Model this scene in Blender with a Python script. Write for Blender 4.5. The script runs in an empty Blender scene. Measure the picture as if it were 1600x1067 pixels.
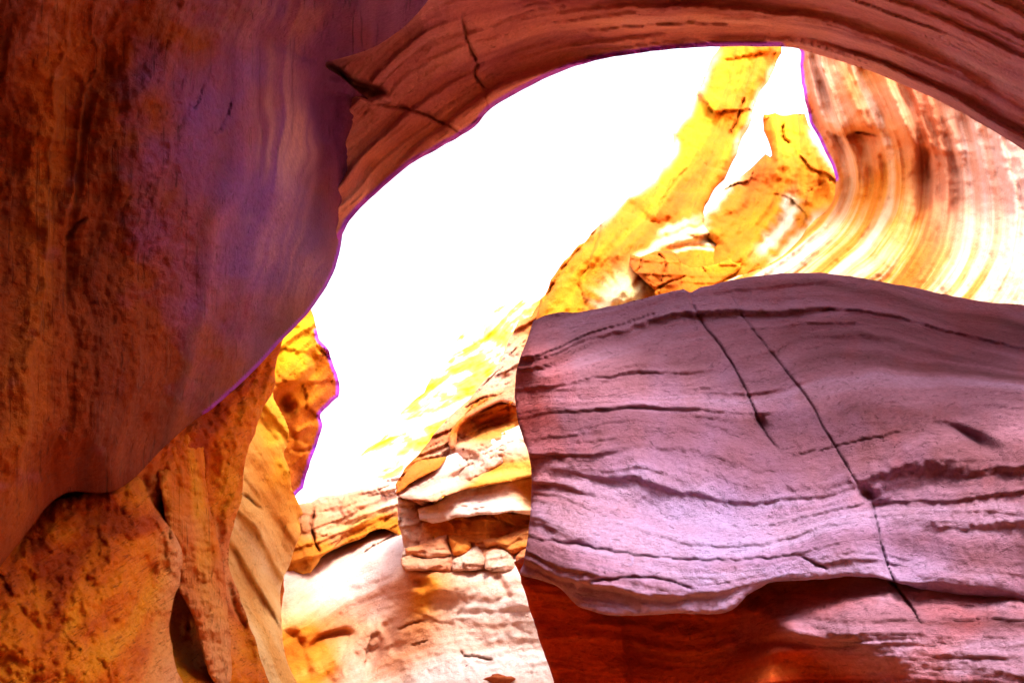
import bpy, math, random
import numpy as np
R = math.radians
sc = bpy.context.scene
COL = sc.collection

# ------------------------------------------------------------------ camera
IW, IH = 1600.0, 1067.0
HFOV = R(64.0)
PITCH = R(22.0)
CAM = np.array((0.0, 0.0, 1.6))
FPX = IW / 2 / math.tan(HFOV / 2)
cd = bpy.data.cameras.new("camera")
cam = bpy.data.objects.new("camera", cd)
COL.objects.link(cam)
cam.location = CAM
cam.rotation_euler = (R(90) + PITCH, 0, 0)
cd.sensor_width = 36
cd.lens = 18 / math.tan(HFOV / 2)
cd.clip_start = 0.05
cd.clip_end = 5000
sc.camera = cam

# ------------------------------------------------------------------ light
SUN_EL, SUN_AZ = R(64.0), R(153.0)      # azimuth clockwise from +Y (the view direction)
w = bpy.data.worlds.new("World")
sc.world = w
w.use_nodes = True
nt = w.node_tree
bg = nt.nodes["Background"]
sky = nt.nodes.new("ShaderNodeTexSky")
sky.sky_type = 'NISHITA'
sky.sun_disc = False
sky.sun_elevation = SUN_EL
sky.sun_rotation = SUN_AZ
sky.air_density = 1.0
sky.dust_density = 4.0
sky.ozone_density = 1.0
hz = nt.nodes.new("ShaderNodeHueSaturation")      # thin bright haze over the whole sky
hz.inputs['Saturation'].default_value = 0.42
hz.inputs['Value'].default_value = 1.5
nt.links.new(sky.outputs[0], hz.inputs['Color'])
nt.links.new(hz.outputs[0], bg.inputs[0])
bg.inputs[1].default_value = 0.15
sd_ = bpy.data.lights.new("sun", 'SUN')
sd_.energy = 1.3
sd_.angle = R(12)
sd_.color = (1.0, 0.93, 0.82)
sun = bpy.data.objects.new("sun", sd_)
COL.objects.link(sun)
sun.rotation_euler = (R(90) - SUN_EL, 0, math.pi - SUN_AZ)
sun.location = (0, 0, 30)
sc.view_settings.view_transform = 'Standard'
sc.view_settings.look = 'None'
sc.view_settings.gamma = 1
sc.view_settings.exposure = 1.72
try:
    sc.cycles.use_denoising = True
    sc.cycles.max_bounces = 10
    sc.cycles.diffuse_bounces = 6
except Exception:
    pass

# ------------------------------------------------------------------ numeric helpers
def _hash(ix, iy, seed):
    h = (ix.astype(np.int64) * 374761393 + iy.astype(np.int64) * 668265263 + seed * 1274126177) & 0xFFFFFFFF
    h = ((h ^ (h >> 13)) * 1274126177) & 0xFFFFFFFF
    h = (h ^ (h >> 16)) & 0xFFFFFFFF
    return h / 4294967295.0

def noise(x, y, seed=0):
    """gradient noise, about -1..1"""
    x = np.asarray(x, float); y = np.asarray(y, float)
    x0 = np.floor(x); y0 = np.floor(y)
    fx = x - x0; fy = y - y0
    u = fx * fx * fx * (fx * (fx * 6 - 15) + 10)
    v = fy * fy * fy * (fy * (fy * 6 - 15) + 10)
    def g(ax, ay):
        a = _hash(x0 + ax, y0 + ay, seed) * 2 * math.pi
        return np.cos(a) * (fx - ax) + np.sin(a) * (fy - ay)
    a = g(0, 0) * (1 - u) + g(1, 0) * u
    b = g(0, 1) * (1 - u) + g(1, 1) * u
    return (a * (1 - v) + b * v) * 1.5

def fbm(x, y, seed=0, octv=4, gain=0.5):
    s = 0; a = 1.0
    for k in range(octv):
        s = s + a * noise(x * 2 ** k, y * 2 ** k, seed + 17 * k)
        a *= gain
    return s

class TPS:
    """thin plate spline through scattered values"""
    def __init__(self, pts, reg=1e-3):
        p = np.array([(a[0], a[1]) for a in pts], float) / 500.0
        v = np.array([a[2] for a in pts], float)
        n = len(p)
        r = np.linalg.norm(p[:, None] - p[None], axis=2)
        K = self.k(r) + reg * np.eye(n)
        P = np.c_[np.ones(n), p]
        A = np.zeros((n + 3, n + 3))
        A[:n, :n] = K; A[:n, n:] = P; A[n:, :n] = P.T
        s = np.linalg.lstsq(A, np.r_[v, 0, 0, 0], rcond=None)[0]
        self.p, self.wt, self.a = p, s[:n], s[n:]
    def k(self, r):
        return np.where(r > 0, r * r * np.log(np.maximum(r, 1e-9)), 0.0)
    def __call__(self, x, y):
        x = x / 500.0; y = y / 500.0
        o = self.a[0] + self.a[1] * x + self.a[2] * y
        for (px, py), wv in zip(self.p, self.wt):
            r2 = (x - px) ** 2 + (y - py) ** 2
            o = o + wv * 0.5 * r2 * np.log(np.maximum(r2, 1e-12))
        return o

def smooth_poly(p, closed=True, step=10.0):
    """Catmull-Rom through the points"""
    p = np.array(p, float); n = len(p); out = []
    for i in range(n if closed else n - 1):
        if closed:
            a, b, c, d = p[i - 1], p[i], p[(i + 1) % n], p[(i + 2) % n]
        else:
            b, c = p[i], p[i + 1]
            a = p[i - 1] if i else 2 * b - c
            d = p[i + 2] if i + 2 < n else 2 * c - b
        k = max(1, int(np.linalg.norm(c - b) / step))
        t = (np.arange(k) / k)[:, None]
        out.append(0.5 * (2 * b + (c - a) * t + (2 * a - 5 * b + 4 * c - d) * t * t + (3 * b - a - 3 * c + d) * t ** 3))
    if not closed:
        out.append(p[-1:])
    return np.concatenate(out)

def lin_poly(p, closed=True, step=10.0):
    p = np.array(p, float); n = len(p); out = []
    for i in range(n if closed else n - 1):
        b, c = p[i], p[(i + 1) % n]
        k = max(1, int(np.linalg.norm(c - b) / step))
        t = (np.arange(k) / k)[:, None]
        out.append(b + (c - b) * t)
    if not closed:
        out.append(p[-1:])
    return np.concatenate(out)

def seg_dist(x, y, poly, closed=False, far=None):
    """distance to a polyline, nearest point, signed side, arclength fraction"""
    best = np.full(x.shape, 1e18); bx = np.zeros_like(x); by = np.zeros_like(y)
    side = np.zeros_like(x); tt = np.zeros_like(x)
    n = len(poly); m = n if closed else n - 1
    for i in range(m):
        ax, ay = poly[i]; cx, cy = poly[(i + 1) % n]
        dx, dy = cx - ax, cy - ay
        L = dx * dx + dy * dy + 1e-9
        t = np.clip(((x - ax) * dx + (y - ay) * dy) / L, 0, 1)
        qx = ax + t * dx; qy = ay + t * dy
        d = (x - qx) ** 2 + (y - qy) ** 2
        k = d < best
        best = np.where(k, d, best); bx = np.where(k, qx, bx); by = np.where(k, qy, by)
        side = np.where(k, np.sign(dx * (y - ay) - dy * (x - ax)), side)
        tt = np.where(k, (i + t) / m, tt)
    return np.sqrt(best), bx, by, side, tt

def inside(x, y, poly):
    r = np.zeros(x.shape, bool); n = len(poly)
    for i in range(n):
        x1, y1 = poly[i - 1]; x2, y2 = poly[i]
        if y1 == y2: continue
        c = ((y1 > y) != (y2 > y)) & (x < (x2 - x1) * (y - y1) / (y2 - y1) + x1)
        r ^= c
    return r

CP, SP = math.cos(PITCH), math.sin(PITCH)
def ray(px, py):
    """direction per unit of distance along the heading (+Y)"""
    rx = (np.asarray(px, float) - IW / 2) / FPX
    up = (IH / 2 - np.asarray(py, float)) / FPX
    dy = CP - up * SP
    dz = SP + up * CP
    return np.stack([rx / dy, np.ones_like(dy), dz / dy], -1)
def at(px, py, Y):
    return CAM + ray(px, py) * np.asarray(Y, float)[..., None]

# features of a rock face, all sizes in units of 1/1250 of the distance (pushed away from the viewer = positive)
def crack(pts, w=3, d=14, jit=3, taper=True): return ('crack', pts, w, d, jit, taper)
def step(pts, h, fade, side=1, soft=4): return ('step', pts, h, fade, side, soft)
def blob(x, y, rx, ry, ang, a): return ('blob', x, y, rx, ry, ang, a)

def relief(x, y, feats):
    r = np.zeros_like(x)
    for n, f in enumerate(feats):
        if f[0] == 'blob':
            _, cx, cy, rx, ry, ang, a = f
            c, s = math.cos(R(ang)), math.sin(R(ang))
            u = ((x - cx) * c + (y - cy) * s) / rx; v = (-(x - cx) * s + (y - cy) * c) / ry
            r += a * np.exp(-(u * u + v * v))
            continue
        p = np.array(f[1], float)
        pad = 120 if f[0] == 'step' else 40
        if f[0] == 'step': pad = f[3] * 3 + 20
        k = (x > p[:, 0].min() - pad) & (x < p[:, 0].max() + pad) & (y > p[:, 1].min() - pad) & (y < p[:, 1].max() + pad)
        if not k.any(): continue
        q = smooth_poly(p, False, 9)
        if f[0] == 'crack':
            _, _, wd, dp, jit, taper = f
            q = q + np.stack([noise(q[:, 0] / 13., q[:, 1] / 13., n + 5), noise(q[:, 0] / 13., q[:, 1] / 13., n + 55)], -1) * jit
            d, _, _, _, t = seg_dist(x[k], y[k], q)
            wv = wd * (0.7 + 0.5 * noise(t * 9, t * 0 + n, 3))
            a = np.clip(np.minimum(t, 1 - t) * 8, 0.15, 1) if taper else 1
            r[k] += dp * a * np.exp(-(d / np.maximum(wv, 1)) ** 2)
        else:
            _, _, h, fade, sgn, soft = f
            d, _, _, s, t = seg_dist(x[k], y[k], q)
            sd = d * s * sgn
            a = np.clip(np.minimum(t * 6, (1 - t) * (2.4 if h > 100 else 6)), 0, 1)
            on = 1 / (1 + np.exp(-np.clip(sd / soft, -30, 30)))
            r[k] += h * a * on * np.exp(-np.maximum(sd, 0) / fade)
    return r

def facets(x, y, size, ang, seed):
    """angular broken blocks: every cell is a tilted plane, with a notch along the joints"""
    c, s = math.cos(R(ang)), math.sin(R(ang))
    u = (x * c + y * s) / (size * 1.5); v = (-x * s + y * c) / size
    i0, j0 = np.floor(u), np.floor(v)
    d1 = np.full(x.shape, 9e9); d2 = d1.copy(); h = np.zeros_like(x)
    for di in (-1, 0, 1):
        for dj in (-1, 0, 1):
            i, j = i0 + di, j0 + dj
            cu = i + 0.15 + 0.7 * _hash(i, j, seed); cv = j + 0.15 + 0.7 * _hash(i, j, seed + 1)
            d = np.hypot(u - cu, v - cv)
            hh = (_hash(i, j, seed + 2) - .5) + (u - cu) * (_hash(i, j, seed + 3) - .5) * 1.4 + (v - cv) * (_hash(i, j, seed + 4) - .5) * 1.8
            k = d < d1
            d2 = np.where(k, d1, np.minimum(d2, d)); h = np.where(k, hh, h); d1 = np.where(k, d, d1)
    return h + 0.12 * np.exp(-((d2 - d1) / 0.06) ** 2)

def beds(W, al, wl, am, ln, seed):
    """ledges: each bed swells outwards down its face and ends in a short undercut; beds fade in and out along their length"""
    ph = W / wl + 0.55 * noise(al / (ln * 1.3), W / (wl * 3.5), seed) + 0.05 * noise(al / 13., W / 13., seed + 4)
    k = np.floor(ph); f = ph - k
    hk = _hash(k, k * 0 + 3, seed)
    a = np.clip(1.5 * noise(al / ln + 91 * hk, k * 7.13 + 0.37, seed + 1) + 0.25 + 0.4 * (hk - .5), 0, 1.1) * (0.85 + 0.3 * noise(al / 30., k * 3.1, seed + 2))
    e = 0.86
    p = np.where(f < e, (f / e) ** 1.3, (1 - f) / (1 - e))
    p = np.clip(p, 0, 1); p = np.where(f < e, p, p * p * (3 - 2 * p))
    return -am * a * p

def tag(o, label=None, cat=None, kind=None, group=None):
    if label: o['label'] = label
    if cat: o['category'] = cat
    if kind: o['kind'] = kind
    if group: o['group'] = group
    return o

def thing(name, label, cat, loc, group=None):
    o = bpy.data.objects.new(name, None)
    COL.objects.link(o); o.location = loc; o.empty_display_size = 0.3
    return tag(o, label, cat, group=group)

def mesh_object(name, V, F, mat, parent=None, attrs=None, smooth=True):
    me = bpy.data.meshes.new(name)
    V = np.asarray(V, np.float32)
    if parent is not None:
        V = V - np.array(parent.location, np.float32)
    F = np.asarray(F, np.int32)
    me.vertices.add(len(V)); me.vertices.foreach_set('co', V.ravel())
    k = F.shape[1]
    me.loops.add(F.size); me.loops.foreach_set('vertex_index', F.ravel())
    me.polygons.add(len(F))
    me.polygons.foreach_set('loop_start', np.arange(len(F), dtype=np.int32) * k)
    me.polygons.foreach_set('use_smooth', np.full(len(F), smooth))
    for nm, (typ, arr) in (attrs or {}).items():
        a = me.attributes.new(nm, typ, 'POINT')
        a.data.foreach_set('vector' if typ == 'FLOAT_VECTOR' else 'value', np.asarray(arr, np.float32).ravel())
    me.update(calc_edges=True)
    me.validate()
    me.materials.append(mat)
    o = bpy.data.objects.new(name, me)
    COL.objects.link(o)
    if parent is not None: o.parent = parent
    return o

def rock(name, mat, outline, depth, strata=None, feats=(), amps=(), parent=None, res=3.0, smooth=True,
         rnd=14.0, jag=1.0, thick=1.2, pig=None, pale=None, seed=1, rough=1.5, ang=0.0, stretch=9.0, warp=10.0, edgew=5.5, pstreak=None, rdy=None, boost=None, bed=1.0, rd=1.1, veins_glare=(), pign=.25, rim=(), rl=1.0, facet=None):
    """One closed piece of rock: a front sheet of real relief, rounded off at its rim, and a back `thick` metres behind it.
    strata: [(value, [points])], bedding lines the layers follow; amps: [(wavelength, amplitude)] of the layers"""
    poly = smooth_poly(outline, True, 9) if smooth else lin_poly(outline, True, 9)
    nrm = np.roll(poly, -1, 0) - np.roll(poly, 1, 0)
    nrm = np.stack([nrm[:, 1], -nrm[:, 0]], -1) / (np.linalg.norm(nrm, axis=1)[:, None] + 1e-9)
    j = noise(poly[:, 0] / 23., poly[:, 1] / 23., seed) + 0.6 * noise(poly[:, 0] / 9., poly[:, 1] / 9., seed + 1)
    poly = poly + nrm * (j * jag)[:, None]
    x0, y0 = poly.min(0) - res; x1, y1 = poly.max(0) + res
    xs = np.arange(x0, x1 + res, res); ys = np.arange(y0, y1 + res, res)
    X, Y = np.meshgrid(xs, ys)
    shp = X.shape
    X = X.ravel(); Y = Y.ravel()
    ins = inside(X, Y, poly)
    I = ins.reshape(shp)
    cell = I[:-1, :-1] | I[1:, :-1] | I[:-1, 1:] | I[1:, 1:]
    use = np.zeros(shp, bool)
    use[:-1, :-1] |= cell; use[1:, :-1] |= cell; use[:-1, 1:] |= cell; use[1:, 1:] |= cell
    use = use.ravel()
    idx = -np.ones(X.size, np.int64); idx[use] = np.arange(use.sum())
    x = X[use]; y = Y[use]; inn = ins[use]
    d, bx, by, _, _ = seg_dist(x, y, poly, True)
    snap = (~inn) | (d < 0.3 * res)
    x = np.where(snap, bx, x); y = np.where(snap, by, y); d = np.where(snap, 0.0, d)
    G = idx.reshape(shp)
    cy, cx = np.nonzero(cell)
    F = np.stack([G[cy, cx], G[cy + 1, cx], G[cy + 1, cx + 1], G[cy, cx + 1]], 1)
    # surface
    Yd = TPS(depth)(x, y)
    Yd = np.maximum(Yd, 0.8)
    c, s = math.cos(R(ang)), math.sin(R(ang))
    if strata:
        sp = []
        for v, pl in strata:
            q = smooth_poly(pl, False, 45) if len(pl) > 1 else pl
            sp += [(a[0], a[1], v) for a in q]
        W = TPS(sp, 2e-3)(x, y)
        al = x * c + y * s
    else:
        W = -x * s + y * c
        al = x * c + y * s
    W = W + warp * fbm(x / 170., y / 170., seed + 3, 3)
    r = relief(x, y, feats)
    bo = np.clip(TPS(boost)(x, y), 0.2, 5) if boost else 1.0
    for q, (wl, am) in enumerate(amps):
        n = noise(W / wl, al / (wl * stretch), seed + 31 * q + 7)
        r += am * n * (1 - 0.7 * bed) * bo
        if bed: r += bo * beds(W, al, wl, am * 1.25 * bed, wl * stretch, seed + 31 * q + 12)
    r += rough * 3 * fbm(x / 60., y / 60., seed + 90, 3) + rough * fbm(x / 11., y / 11., seed + 91, 2)
    r *= rl
    for fs, fa in (facet or ()):
        r += facets(x + 0.25 * fs * noise(x / fs, y / fs, seed + 8), y + 0.25 * fs * noise(x / fs, y / fs, seed + 9), fs, ang, seed) * fa
    dist = Yd * np.linalg.norm(ray(x, y), axis=1)
    Yd = Yd + r * dist / FPX
    t = np.clip(1 - d / rnd, 0, 1)
    if rdy: rd = 0.22 + (rd - 0.22) * np.clip((y - rdy[0]) / (rdy[1] - rdy[0]), 0, 1)
    Yd = Yd + (rnd * rd * (1 - np.sqrt(np.maximum(1 - t * t, 0)))) * dist / FPX
    V = at(x, y, Yd)
    n = len(V)
    pg = np.clip(TPS(pig)(x, y) + pign * fbm(x / 90., y / 90., seed + 70, 4), 0, 1) if pig else np.zeros(n)
    eg = np.zeros(n)
    for pl in rim:
        q = smooth_poly(pl, False, 12)
        near = np.clip((edgew + 14 - seg_dist(x, y, q)[0]) / 8, 0, 1)
        eg = np.maximum(eg, near * np.clip(1.6 * (1 - d / edgew), 0, 1))
    pa = np.clip(TPS(pale)(x, y) + 0.25 * fbm(x / 70., y / 70., seed + 75, 3), 0, 1) if pale else np.zeros(n)
    if pstreak: pa = pa * np.clip(0.55 + 1.1 * noise(W / pstreak, al / (pstreak * 16), seed + 41) + 0.5 * noise(W / pstreak * 2.7, al / (pstreak * 9), seed + 42), 0, 1.2)
    for pl, vw in veins_glare:  # pale streaks in the stone, and glare painted along some edges
        q = smooth_poly(pl, False, 12)
        dq, _, _, _, t = seg_dist(x + 5 * noise(x / 30., y / 30., seed + 6), y + 5 * noise(x / 30., y / 30., seed + 16), q)
        pa = np.maximum(pa, np.clip(1.4 * np.exp(-(dq / (vw * (0.8 + 0.5 * noise(t * 8, t * 0, seed)))) ** 2), 0, 1) * np.clip(np.minimum(t, 1 - t) * 7 + .1, 0, 1))
    # back
    B = at(x, y, Yd + thick + 0.15 * noise(x / 50., y / 50., seed + 5))
    e = np.concatenate([F[:, [0, 1]], F[:, [1, 2]], F[:, [2, 3]], F[:, [3, 0]]])
    key = np.sort(e, 1); kk = key[:, 0] * n + key[:, 1]
    u, inv, cnt = np.unique(kk, return_inverse=True, return_counts=True)
    be = e[cnt[inv] == 1]
    side = np.stack([be[:, 1], be[:, 0], be[:, 0] + n, be[:, 1] + n], 1)
    allF = np.concatenate([F, F[:, ::-1] + n, side])
    allV = np.concatenate([V, B])
    z = np.zeros(n)
    at2 = {'strat': ('FLOAT_VECTOR', np.concatenate([np.stack([al / 100, W / 100, z + seed], 1)] * 2)),
           'pig': ('FLOAT', np.r_[pg, pg]), 'pale': ('FLOAT', np.r_[pa, pa]), 'rim': ('FLOAT', np.r_[eg, eg * 0])}
    return mesh_object(name, allV, allF, mat, parent, at2)

# ------------------------------------------------------------------ materials
def lin(c):
    return tuple((v / 255 / 12.92 if v / 255 <= 0.04045 else ((v / 255 + 0.055) / 1.055) ** 2.4) for v in c) + (1,)

def rock_mat(name, A, B=None, rim=None, along=0.12, across=2.2, grain=0.35, bump=0.5, fleck=0.25, fleckcol=(0.06, 0.02, 0.01),
             contrast=1.0, scale=1.0, pits=0.3, streak=0.3, C=None):
    """sandstone: bedding colours A (and B where the stone is tinted, on the overhang by painted skylight), grain, dark flecks, bump. Colours are linear albedo."""
    m = bpy.data.materials.new(name); m.use_nodes = True
    n = m.node_tree.nodes; l = m.node_tree.links
    bs = n['Principled BSDF']
    bs.inputs['Roughness'].default_value = 0.9
    bs.inputs['Specular IOR Level'].default_value = 0.15
    st = n.new('ShaderNodeAttribute'); st.attribute_name = 'strat'
    tc = n.new('ShaderNodeTexCoord')
    def mapping(src, sx, sy, sz):
        k = n.new('ShaderNodeMapping'); l.new(src, k.inputs['Vector']); k.inputs['Scale'].default_value = (sx, sy, sz); return k.outputs[0]
    def nz(vec, scale, det=5, rough=0.55, dist=0.0):
        k = n.new('ShaderNodeTexNoise'); l.new(vec, k.inputs['Vector'])
        k.inputs['Scale'].default_value = scale; k.inputs['Detail'].default_value = det
        k.inputs['Roughness'].default_value = rough; k.inputs['Distortion'].default_value = dist
        return k.outputs['Fac']
    def ramp(f, stops):
        k = n.new('ShaderNodeValToRGB'); l.new(f, k.inputs[0]); e = k.color_ramp.elements
        while len(e) < len(stops): e.new(0.5)
        for el, (p, c) in zip(e, stops):
            el.position = p; el.color = tuple(c)[:3] + (1,)
        return k.outputs[0]
    def mix(f, a, b, mode='MIX'):
        k = n.new('ShaderNodeMix'); k.data_type = 'RGBA'; k.blend_type = mode
        for sck, v in ((k.inputs[0], f), (k.inputs[6], a), (k.inputs[7], b)):
            if hasattr(v, 'links') or hasattr(v, 'is_linked'): l.new(v, sck)
            else: sck.default_value = v if not isinstance(v, tuple) else tuple(v)[:3] + (1,)
        return k.outputs[2]
    def math_(op, a, b=0.0, clamp=False):
        k = n.new('ShaderNodeMath'); k.operation = op; k.use_clamp = clamp
        for i, v in enumerate((a, b)):
            if hasattr(v, 'is_linked'): l.new(v, k.inputs[i])
            else: k.inputs[i].default_value = v
        return k.outputs[0]
    bed = nz(mapping(st.outputs['Vector'], along, across, 1), 1.0, 4, 0.5, 0.6)
    fine = nz(mapping(st.outputs['Vector'], along * 6, across * 2.2, 1), 2.0, 4, 0.55, 0.8)
    big = nz(tc.outputs['Object'], 0.55 * scale, 3, 0.5)
    f = math_('ADD', math_('MULTIPLY', bed, 0.86), math_('MULTIPLY', fine, 0.14))
    f = math_('ADD', math_('MULTIPLY', math_('SUBTRACT', f, 0.5), contrast), math_('MULTIPLY', math_('SUBTRACT', big, 0.5), 0.35))
    f = math_('ADD', f, 0.5, True)
    def stops(P):
        k = len(P)
        return [(0.30 + 0.40 * i / (k - 1), c) for i, c in enumerate(P)]
    col = ramp(f, stops(A))
    if B:
        pg = n.new('ShaderNodeAttribute'); pg.attribute_name = 'pig'
        col = mix(pg.outputs['Fac'], col, ramp(f, stops(B)))
    if C:
        pl = n.new('ShaderNodeAttribute'); pl.attribute_name = 'pale'
        col = mix(pl.outputs['Fac'], col, ramp(f, stops(C)))
    # grain
    g = nz(tc.outputs['Object'], 34 * scale, 8, 0.75)
    col = mix(grain, col, mix(1.0, col, ramp(g, [(0.3, (0.45, 0.40, 0.38)), (0.7, (1.35, 1.35, 1.35))]), 'MULTIPLY'))
    # dark flecks and runs along the bedding
    fl = nz(mapping(st.outputs['Vector'], along * 26, across * 6, 1), 2.1, 4, 0.65, 0.3)
    fm = ramp(fl, [(0.60, (0, 0, 0)), (0.68, (1, 1, 1))])
    col = mix(math_('MULTIPLY', fm, fleck), col, tuple(fleckcol))
    if rim:  # violet lens fringe painted onto the edge of the stone
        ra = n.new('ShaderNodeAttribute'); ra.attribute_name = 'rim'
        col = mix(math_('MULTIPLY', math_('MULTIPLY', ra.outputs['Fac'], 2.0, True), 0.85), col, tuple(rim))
    l.new(col, bs.inputs['Base Color'])
    # bump
    pv = n.new('ShaderNodeTexVoronoi'); l.new(tc.outputs['Object'], pv.inputs['Vector']); pv.inputs['Scale'].default_value = 11 * scale
    pit = ramp(pv.outputs['Distance'], [(0.0, (0, 0, 0)), (0.22, (1, 1, 1))])
    h = math_('ADD', math_('MULTIPLY', fine, streak), math_('MULTIPLY', nz(tc.outputs['Object'], 14 * scale, 9, 0.72), 0.9))
    h = math_('ADD', h, math_('MULTIPLY', math_('MULTIPLY', pit, ramp(big, [(0.45, (0, 0, 0)), (0.6, (1, 1, 1))])), pits))
    h = math_('SUBTRACT', h, math_('MULTIPLY', fm, 0.35))
    b = n.new('ShaderNodeBump'); b.inputs['Strength'].default_value = bump; b.inputs['Distance'].default_value = 0.06 / scale
    l.new(h, b.inputs['Height']); l.new(b.outputs[0], bs.inputs['Normal'])
    return m

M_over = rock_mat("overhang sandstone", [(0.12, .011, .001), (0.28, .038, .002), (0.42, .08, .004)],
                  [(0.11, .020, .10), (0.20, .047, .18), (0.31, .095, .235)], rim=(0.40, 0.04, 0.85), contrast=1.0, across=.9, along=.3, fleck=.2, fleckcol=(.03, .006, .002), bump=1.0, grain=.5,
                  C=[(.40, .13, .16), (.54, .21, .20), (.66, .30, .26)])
M_arch = rock_mat("arch sandstone", [(0.48, .13, .075), (0.74, .27, .15), (0.86, .42, .25)],
                  [(0.42, .12, .16), (0.64, .24, .26), (0.78, .38, .36)], rim=(0.40, 0.04, 0.85), contrast=1.2, across=1.8, fleck=.2, bump=.7)
M_pit = rock_mat("pitted orange sandstone", [(0.44, .05, .001), (0.68, .12, .002), (0.80, .19, .003), (0.84, .27, .008)],
                 [(0.68, .17, .035), (0.78, .26, .08), (0.82, .33, .12)], contrast=1.6, across=1.3, along=.8, fleck=.4, fleckcol=(.14, .014, .002), bump=1.0, pits=.4, grain=.25)
M_pale = rock_mat("pale yellow sandstone", [(.70, .34, .08), (.78, .52, .22), (.82, .64, .40)],
                  [(.64, .20, .006), (.74, .34, .015), (.78, .46, .06)], contrast=1.3, along=.3, across=1.2, fleck=.3, fleckcol=(.25, .08, .01), bump=.6)
M_gold = rock_mat("golden sandstone", [(.48, .10, .001), (.64, .20, .002), (.74, .40, .003)],
                  [(.38, .065, .002), (.54, .115, .003), (.62, .17, .005)], rim=(0.40, 0.04, 0.85), contrast=1.1, across=1.4, along=.4, fleck=.15, fleckcol=(.2, .04, .003), bump=.7,
                  C=[(.70, .48, .12), (.78, .66, .38), (.82, .76, .60)])
M_back = rock_mat("pinkish white sandstone", [(.58, .29, .18), (.70, .49, .42), (.76, .63, .59)],
                  [(.44, .11, .004), (.58, .19, .012), (.66, .34, .07)], contrast=1.1, along=.3, fleck=.2, fleckcol=(.22, .07, .03), bump=.6)
M_stripe = rock_mat("striped sandstone", [(.52, .11, .004), (.60, .17, .008), (.64, .24, .04), (.70, .38, .17)],
                    [(.60, .24, .14), (.68, .36, .26), (.74, .48, .42)], rim=(.4, .04, .85), contrast=1.5, across=3.0, fleck=.12, bump=.6,
                    C=[(.48, .12, .006), (.60, .26, .04), (.68, .50, .32), (.70, .58, .46)])
M_mauve = rock_mat("mauve sandstone", [(.18, .06, .08), (.335, .142, .205), (.42, .225, .34)],
                   [(.34, .024, .003), (.48, .05, .005), (.56, .10, .012)], contrast=1.5, across=1.6, fleck=.22, fleckcol=(.10, .03, .04), bump=.8, grain=.45,
                   C=[(.24, .115, .22), (.33, .195, .38), (.39, .275, .51)])
M_far = rock_mat("glare white far sandstone", [(.86, .85, .82), (.86, .85, .82), (.86, .84, .8), (.80, .62, .10), (.62, .38, .005), (.5, .22, .004)], contrast=1.26, across=1.6, along=.35, fleck=.15, fleckcol=(.4, .2, .01))  # near-white tones paint overexposed sunlight; the yellow is the stone
M_cream = rock_mat("cream sandstone", [(.66, .40, .10), (.72, .56, .30), (.74, .64, .46)], contrast=1.2, fleck=.15, fleckcol=(.3, .12, .02))
M_butt = rock_mat("orange ledge sandstone", [(.50, .085, .004), (.60, .15, .012), (.66, .24, .045)],
                  [(.56, .30, .20), (.64, .43, .34), (.70, .53, .46)], contrast=1.3, along=.3, fleck=.3, fleckcol=(.16, .035, .008), bump=.8)
M_sand = rock_mat("sand", [(0.58, .24, .07), (0.68, .31, .10)], contrast=.6)
M_stone = rock_mat("small dark stones", [(0.22, .10, .10), (0.45, .25, .26)], [(0.3, .05, .01), (0.4, .1, .03)], fleck=.4)

# ------------------------------------------------------------------ ground
gx, gy = np.meshgrid(np.r_[np.linspace(-1500, -30, 8), np.linspace(-25, 25, 60), np.linspace(30, 1500, 8)],
                     np.r_[np.linspace(-1500, -30, 8), np.linspace(-25, 60, 80), np.linspace(70, 1500, 8)])
gz = 0.12 * fbm(gx / 6., gy / 6., 4, 3) * (np.hypot(gx, gy) < 70)
V = np.stack([gx, gy, gz], -1).reshape(-1, 3)
nx = gx.shape[1]; ii = np.arange(V.shape[0]).reshape(gx.shape)
F = np.stack([ii[:-1, :-1], ii[:-1, 1:], ii[1:, 1:], ii[1:, :-1]], -1).reshape(-1, 4)
tag(mesh_object('ground', V, F, M_sand, attrs={'strat': ('FLOAT_VECTOR', V * 0.5)}), kind='structure')

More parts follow.
